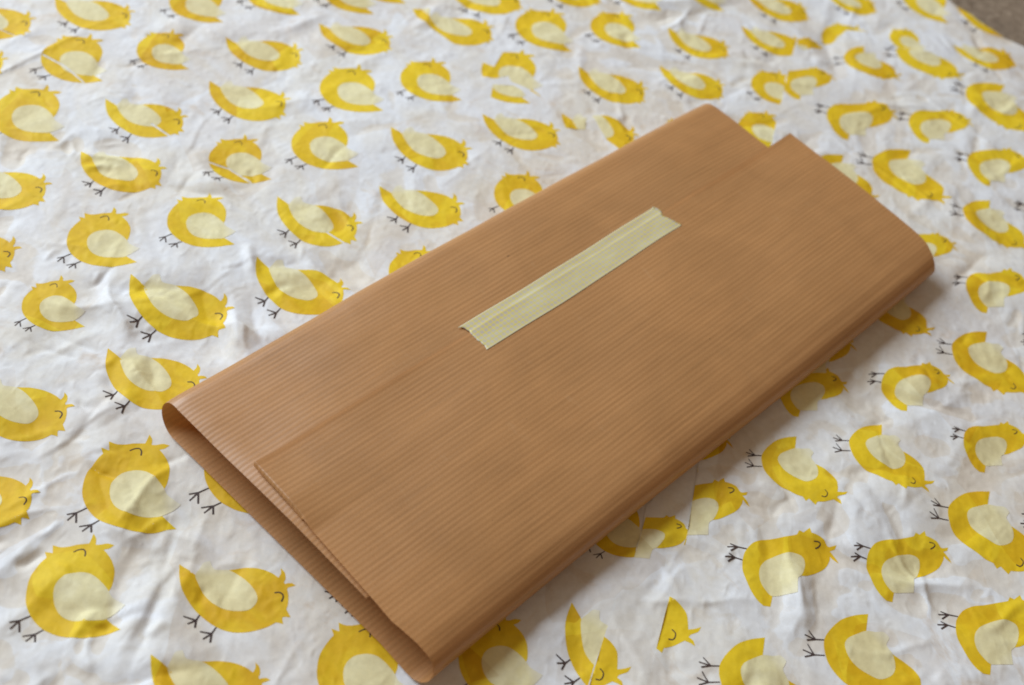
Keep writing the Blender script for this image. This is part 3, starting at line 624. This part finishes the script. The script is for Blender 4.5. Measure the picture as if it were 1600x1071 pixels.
for level, pose, T_, E_, keep, gaps in CHICKS:
    S_ = CHICK_SHAPES[pose]
    a = complex(*T_); ab = complex(*E_)-a
    tr = lambda p: (lambda z: (z.real, z.imag))(a+complex(*p)*ab)
    outer = [tr(p) for p in S_['outer']]; inner = [tr(p) for p in S_['inner']]; tip = [tr(p) for p in S_['tip']]
    cen = np.mean(inner, 0)
    inner_in = [tuple(cen+(np.array(q)-cen)*0.93) for q in inner]
    body_poly = rounded(outer+inner_in)
    wing_poly = rounded(inner+tip, n=5, sharp=1.25)
    mouth = (np.array(inner[0]), np.array(inner[-1])); far_tip = np.mean(tip, 0)
    sheet, clip_poly = SHEETS[level]
    # only the neighbourhood of the sheet outline is needed as a clip
    reach = abs(ab)*1.9; c0 = np.array([a.real+ab.real/2, a.imag+ab.imag/2])
    if keep: clip = keep if level == 1 else keep
    else:
        clip = clip_poly
        d, _, _ = edge_dist(clip_poly, np.array([c0[0]]), np.array([c0[1]]))
        if d[0] > reach: clip = [tuple(c0+reach*np.array(q)) for q in ((-1, -1), (1, -1), (1, 1), (-1, 1))]
    body = flat_print('printed_chick', [body_poly], clip, gaps, level, PRINT, M_YELLOW, sheet)
    if body is None: continue
    k = abs(ab)
    wing = flat_print('wing', [wing_poly], clip, gaps, level, PRINT*1.8, M_PALE, body)
    if wing is not None:                                    # the ink runs out towards the wing tip
        co = np.empty(len(wing.data.vertices)*3, np.float32); wing.data.vertices.foreach_get('co', co); co = co.reshape(-1, 3)
        e_ = mouth[1]-mouth[0]; nrm = np.array([-e_[1], e_[0]])/np.hypot(*e_)
        if np.dot(far_tip-mouth[0], nrm) < 0: nrm = -nrm
        d_ = (co[:, 0]-mouth[0][0])*nrm[0]+(co[:, 1]-mouth[0][1])*nrm[1]
        att = wing.data.attributes.new('ink', 'FLOAT', 'POINT')
        att.data.foreach_set('value', np.clip(1-d_/(0.34*k)*(1.3 if pose in 'AB' else 0.85), 0.06, 1).astype(np.float32))
    flat_print('eye', [stroke(rounded([tr(p) for p in S_['eye']], False, 3, 9), 0.011*k, 0.014*k)], clip, gaps, level, PRINT*2.6, M_INK, body)
    for base, ankle, *toes in S_['legs']:
        segs = [stroke([tr(base), tr(ankle)], 0.012*k, 0.016*k)]
        for i, t in enumerate(toes): segs.append(stroke([tr(ankle), tr(t)], 0.018*k, (0.012, 0.014, 0.018)[i]*k))
        flat_print('foot', segs, clip, gaps, level, PRINT*2.2, M_INK, body)

# ------------------------------------------------------------------ kraft paper
def kraft_material(name, base, dark):
    m, nt, b = mat(name)
    uv = nt.nodes.new('ShaderNodeUVMap'); uv.uv_map = 'UVMap'; vec = uv.outputs['UV']
    sep = nt.nodes.new('ShaderNodeSeparateXYZ'); nt.links.new(vec, sep.inputs[0])
    warp = noise(nt, scaled(nt, vec, (60, 9, 1)), 1.0, 3, 0.5)
    u = math_n(nt, 'ADD', sep.outputs['X'], math_n(nt, 'MULTIPLY', warp, 0.0010))
    rib = math_n(nt, 'SINE', math_n(nt, 'MULTIPLY', u, 2*math.pi/0.00185))
    rib01 = math_n(nt, 'MULTIPLY_ADD', rib, 0.5); nt.nodes[-1].inputs[2].default_value = 0.5
    strength = ramp(nt, noise(nt, scaled(nt, vec, (130, 14, 1)), 1.0, 3, 0.6), [(0.25, 0.25), (0.7, 1.0)])
    ribc = math_n(nt, 'MULTIPLY', rib01, strength)
    c = mix(nt, math_n(nt, 'MULTIPLY', ribc, 0.68), base, dark)
    streak = ramp(nt, noise(nt, scaled(nt, vec, (900, 26, 1)), 1.0, 5, 0.7), [(0.25, 0.86), (0.75, 1.12)])
    c = mix(nt, 1.0, c, streak, 'MULTIPLY')
    grain = ramp(nt, noise(nt, scaled(nt, vec, (2600, 1500, 1)), 1.0, 3, 0.7), [(0.2, 0.84), (0.8, 1.16)])
    c = mix(nt, 1.0, c, grain, 'MULTIPLY')
    cloud = ramp(nt, noise(nt, vec, 24, 4, 0.6, 0.8), [(0.3, 0.91), (0.7, 1.06)])
    c = mix(nt, 1.0, c, cloud, 'MULTIPLY')
    scuff = ramp(nt, noise(nt, scaled(nt, vec, (70, 240, 1)), 1.0, 5, 0.75, 0.4), [(0.60, 0.0), (0.78, 0.22)])
    c = mix(nt, scuff, c, (0.66, 0.43, 0.24))
    fleck = ramp(nt, noise(nt, scaled(nt, vec, (520, 420, 1)), 1.0, 1, 0.4), [(0.80, 1.0), (0.84, 0.55)])
    c = mix(nt, 1.0, c, fleck, 'MULTIPLY')
    nt.links.new(c, b.inputs['Base Color'])
    b.inputs['Roughness'].default_value = 0.41
    b.inputs['Specular IOR Level'].default_value = 0.60
    n1 = bump(nt, b, rib01, 0.00005, 0.5)
    n2 = bump(nt, b, noise(nt, scaled(nt, vec, (1500, 900, 1)), 1.0, 3, 0.7), 0.00005, 0.5, n1)
    bump(nt, b, noise(nt, vec, 26, 3, 0.5), 0.0016, 0.35, n2)
    tr = nt.nodes.new('ShaderNodeBsdfTranslucent'); tr.inputs['Color'].default_value = (0.62, 0.25, 0.055, 1)
    mx = nt.nodes.new('ShaderNodeMixShader'); mx.inputs[0].default_value = 0.13
    nt.links.new(b.outputs[0], mx.inputs[1]); nt.links.new(tr.outputs[0], mx.inputs[2])
    nt.links.new(mx.outputs[0], nt.nodes['Material Output'].inputs['Surface'])
    return m
M_KRAFT = kraft_material('ribbed_kraft_paper', (0.56, 0.287, 0.113), (0.43, 0.204, 0.071))

parcel = bpy.data.objects.new('paper_parcel', None); col.objects.link(parcel)
parcel.empty_display_size = 0.05
ctr = AX_W*W0
parcel.location = (ctr[0], ctr[1], 0.0006)
parcel.rotation_euler = (0, 0, TH-math.pi/2)
tag(parcel, 'flat folded parcel of ribbed brown kraft paper, closed with yellow checked tape', 'parcel')

def path(pts, step=0.0012):
    """polyline with rounded bends -> even samples (x, z) with running length"""
    p = np.array(pts); s = np.concatenate([[0], np.cumsum(np.hypot(*np.diff(p, axis=0).T))])
    n = int(s[-1]/step)+1; t = np.linspace(0, s[-1], n)
    return np.column_stack([np.interp(t, s, p[:, 0]), np.interp(t, s, p[:, 1])]), t
def arc(cx, cz, rx, rz, a0, a1, n=18):
    return [(cx+rx*math.cos(math.radians(a0+(a1-a0)*i/n)), cz+rz*math.sin(math.radians(a0+(a1-a0)*i/n))) for i in range(n+1)]
def near_bottom(x): return 0.1020+np.clip(x+0.057, 0, 0.1)*0.066
def sheet_of_paper(name, prof, y0, y1, zfun, u_off=0.0, ny=110):
    pr, s = path(prof)
    n = len(pr); verts = []; faces = []
    ts = [0.0, 0.0012, 0.0035] + [0.009+0.991*j/(ny-3) for j in range(ny-2)]
    for j in range(ny+1):
        t = ts[j]
        for i in range(n):
            x, z = pr[i]
            a, b_ = y0(x, z), y1(x, z)
            y = a+(b_-a)*t
            dx_, dz_ = zfun(x, z, y, t)
            verts.append((x+dx_, y, z+dz_))
    for j in range(ny):
        for i in range(n-1):
            q = j*n+i; faces.append((q, q+1, q+n+1, q+n))
    o = new_mesh(name, verts, faces, M_KRAFT, parcel)
    me = o.data; uvl = me.uv_layers.new(name='UVMap')
    vi = np.zeros(len(me.loops), np.int32); me.loops.foreach_get('vertex_index', vi)
    uu = (s+u_off)[vi % n]; vv = np.array([v[1] for v in verts])[vi]
    uvl.data.foreach_set('uv', np.column_stack([uu, vv]).astype(np.float32).ravel())
    return o
def gauss(v, c, s): return math.exp(-((v-c)/s)**2)
def sway(x, y):
    return 0.00035*math.sin(x*61+y*23+.6)*math.sin(y*27-x*12+1.1) + 0.00022*math.sin(y*71+x*90)+0.00012*math.sin(y*170-x*130)
ZB = 0.0005
# one sheet, followed from the hidden edge of the left flap round the base to the free edge of the right flap
PL = ([(-0.030, ZB), (-0.0555, ZB)] + arc(-0.0570, 0.0072, 0.0072, 0.0067, 270, 90) + [(-0.045, 0.0146), (-0.02, 0.0151), (0.0, 0.0149), (0.034, 0.0135)])[::-1]
PM = [(-0.030, ZB), (0.030, ZB)]
PR = [(0.030, ZB), (0.0545, ZB)] + arc(0.0555, 0.0066, 0.0078, 0.0061, -90, 62) + [(0.0545, 0.0133), (0.047, 0.0142), (0.036, 0.0149), (0.018, 0.0153), (0.0, 0.0156), (-0.0225, 0.0157)]
def run(p): return float(np.sum(np.hypot(*np.diff(np.array(p), axis=0).T)))
def ly0(x, z):
    k = min(1, max(0, (z-ZB)/0.0132)); return float(near_bottom(x))*(1-k)+k*(0.1052+max(0, x+0.056)*0.056)
def ly1(x, z):
    k = min(1, max(0, (z-ZB)/0.0132)); return 0.3835*(1-k)+k*(0.3815-max(0, x+0.056)*0.06)
def lz(x, z, y, t):
    k = max(0, (z-0.004)/0.010)
    end = -0.0022*max(0, (t-0.80)/0.2)**2*k - 0.0007*max(0, 1-t/0.014)**1.5*k
    return (0.0008*math.sin(y*19+.5)*gauss(x, -0.062, 0.006), sway(x, y)*k+end)
sheet_of_paper('left_flap', PL, ly0, ly1, lz, 0.0)
sheet_of_paper('bottom_panel', PM, lambda x, z: float(near_bottom(x)), lambda x, z: 0.3835+0.002*(x+0.03)/0.06, lambda x, z, y, t: (0, 0), run(PL), 60)
def ry0(x, z):
    k = min(1, max(0, (z-ZB)/0.0138)); return float(near_bottom(x))*(1-k)+k*(0.1108+0.004*max(0, x-0.045)/0.02)
def ry1(x, z):
    k = min(1, max(0, (z-ZB)/0.0138)); return 0.3855*(1-k)+k*(0.3912-max(0, x+0.02)*0.055-0.006*max(0, (x-0.05)/0.013)**2)
def rz(x, z, y, t):
    k = max(0, (z-0.004)/0.011)
    lift = 0.0019*max(0, min(1, (0.0075-x)/0.012))**0.8*(z > 0.012)*math.exp(-t*20)
    if t < 0.0006: lift -= 0.0019*max(0, min(1, (0.0030-x)/0.0012))*(z > 0.012)      # its end is bent down + 0.0016*max(0, (0.012-x)/0.0345)*(z > 0.012)*(1-math.exp(-((t-0.52)/0.33)**6))
    lift += 0.00022*max(0, min(1, (-0.0208-x)/0.0017))*(z > 0.012)*(1-math.exp(-((t-0.51)/0.27)**8))
    return (0.0006*math.sin(y*21+1.0)*(1 if x > 0.058 else 0), sway(x, y)*k + lift)
sheet_of_paper('right_flap', PR, ry0, ry1, rz, run(PL)+run(PM))

# ------------------------------------------------------------------ checked tape over the free edge
m, nt, b = mat('checked_tape')
uv = nt.nodes.new('ShaderNodeUVMap'); uv.uv_map = 'UVMap'; vec = uv.outputs['UV']
wv = N(nt, 'ShaderNodeTexNoise', Scale=140.0, Detail=2.0); nt.links.new(vec, wv.inputs['Vector'])
vv = nt.nodes.new('ShaderNodeVectorMath'); vv.operation = 'MULTIPLY_ADD'
nt.links.new(wv.outputs['Color'], vv.inputs[0]); vv.inputs[1].default_value = (0.0002, 0.0002, 0); nt.links.new(vec, vv.inputs[2])
sep = nt.nodes.new('ShaderNodeSeparateXYZ'); nt.links.new(vv.outputs[0], sep.inputs[0])
def line(axis, pitch, width):
    fr = math_n(nt, 'FRACT', math_n(nt, 'DIVIDE', sep.outputs[axis], pitch))
    d = math_n(nt, 'ABSOLUTE', math_n(nt, 'SUBTRACT', fr, 0.5))
    return ramp(nt, d, [(0.0, 1.0), (width, 1.0), (width+0.06, 0.0)])
ln = math_n(nt, 'MAXIMUM', line('X', 0.00178, 0.05), math_n(nt, 'MULTIPLY', line('Y', 0.00185, 0.05), 0.95))
blot = ramp(nt, noise(nt, scaled(nt, vec, (160, 40, 1)), 1.0, 4, 0.6), [(0.35, 0.0), (0.7, 1.0)])
cell = mix(nt, blot, (0.52, 0.455, 0.36), (0.64, 0.60, 0.45))
lncol = mix(nt, blot, (0.72, 0.60, 0.06), (0.71, 0.63, 0.17))
c = mix(nt, ln, cell, lncol)
# the bare margins along both long sides
ed = math_n(nt, 'ABSOLUTE', sep.outputs['X'])
c = mix(nt, ramp(nt, math_n(nt, 'MULTIPLY', ed, 100.0), [(0.61, 0.0), (0.64, 0.6)]), c, (0.68, 0.61, 0.40))
nt.links.new(c, b.inputs['Base Color'])
b.inputs['Roughness'].default_value = 0.42; b.inputs['Specular IOR Level'].default_value = 0.45
bump(nt, b, noise(nt, scaled(nt, vec, (500, 120, 1)), 1.0, 4, 0.6), 0.00015, 0.5)
def top_z(x, y):
    k = 1/(1+math.exp(-(x+0.0228)/0.0004))
    zl = 0.01540+sway(x, y)
    zr = 0.01566+sway(x, y)
    return zl*(1-k)+zr*k
tv, tf, tuv = [], [], []
NU, NV = 44, 120
XA, XB, YA, YB = -0.0266, -0.0126, 0.2012, 0.3046
jag0 = np.cumsum(rng.normal(0, 0.00013, NU+1)); jag1 = np.cumsum(rng.normal(0, 0.00013, NU+1))
for j in range(NV+1):
    for i in range(NU+1):
        x = XA+(XB-XA)*i/NU
        s = i/NU
        ya = YA+0.0012*s+jag0[i]-0.0011*math.exp(-s*14)-0.0010*s*s; yb = YB+0.0004*s+jag1[i]+0.0010*math.exp(-((s-.18)/.12)**2)-0.0008*math.exp(-((s-.45)/.2)**2)
        y = ya+(yb-ya)*j/NV
        xx = x+0.00025*math.sin(y*60)+0.0003*(y-0.25)/0.05*0
        z = top_z(xx, y)+0.00013+0.00008*math.exp(-((xx+0.0224)/0.0005)**2)+(0.0006*math.exp(-s*9) if j == NV else 0)
        tv.append((xx, y, z)); tuv.append((x-(XA+XB)/2, y))
for j in range(NV):
    for i in range(NU):
        a = j*(NU+1)+i; tf.append((a, a+1, a+NU+2, a+NU+1))
tape = new_mesh('tape_strip', tv, tf, m, parcel)
uvl = tape.data.uv_layers.new(name='UVMap')
for lp in tape.data.loops: uvl.data[lp.index].uv = tuv[lp.vertex_index]
md = tape.modifiers.new('thickness', 'SOLIDIFY'); md.thickness = 0.0001; md.offset = -1.0
tape['label'] = 'pale yellow checked paper tape with torn ends'
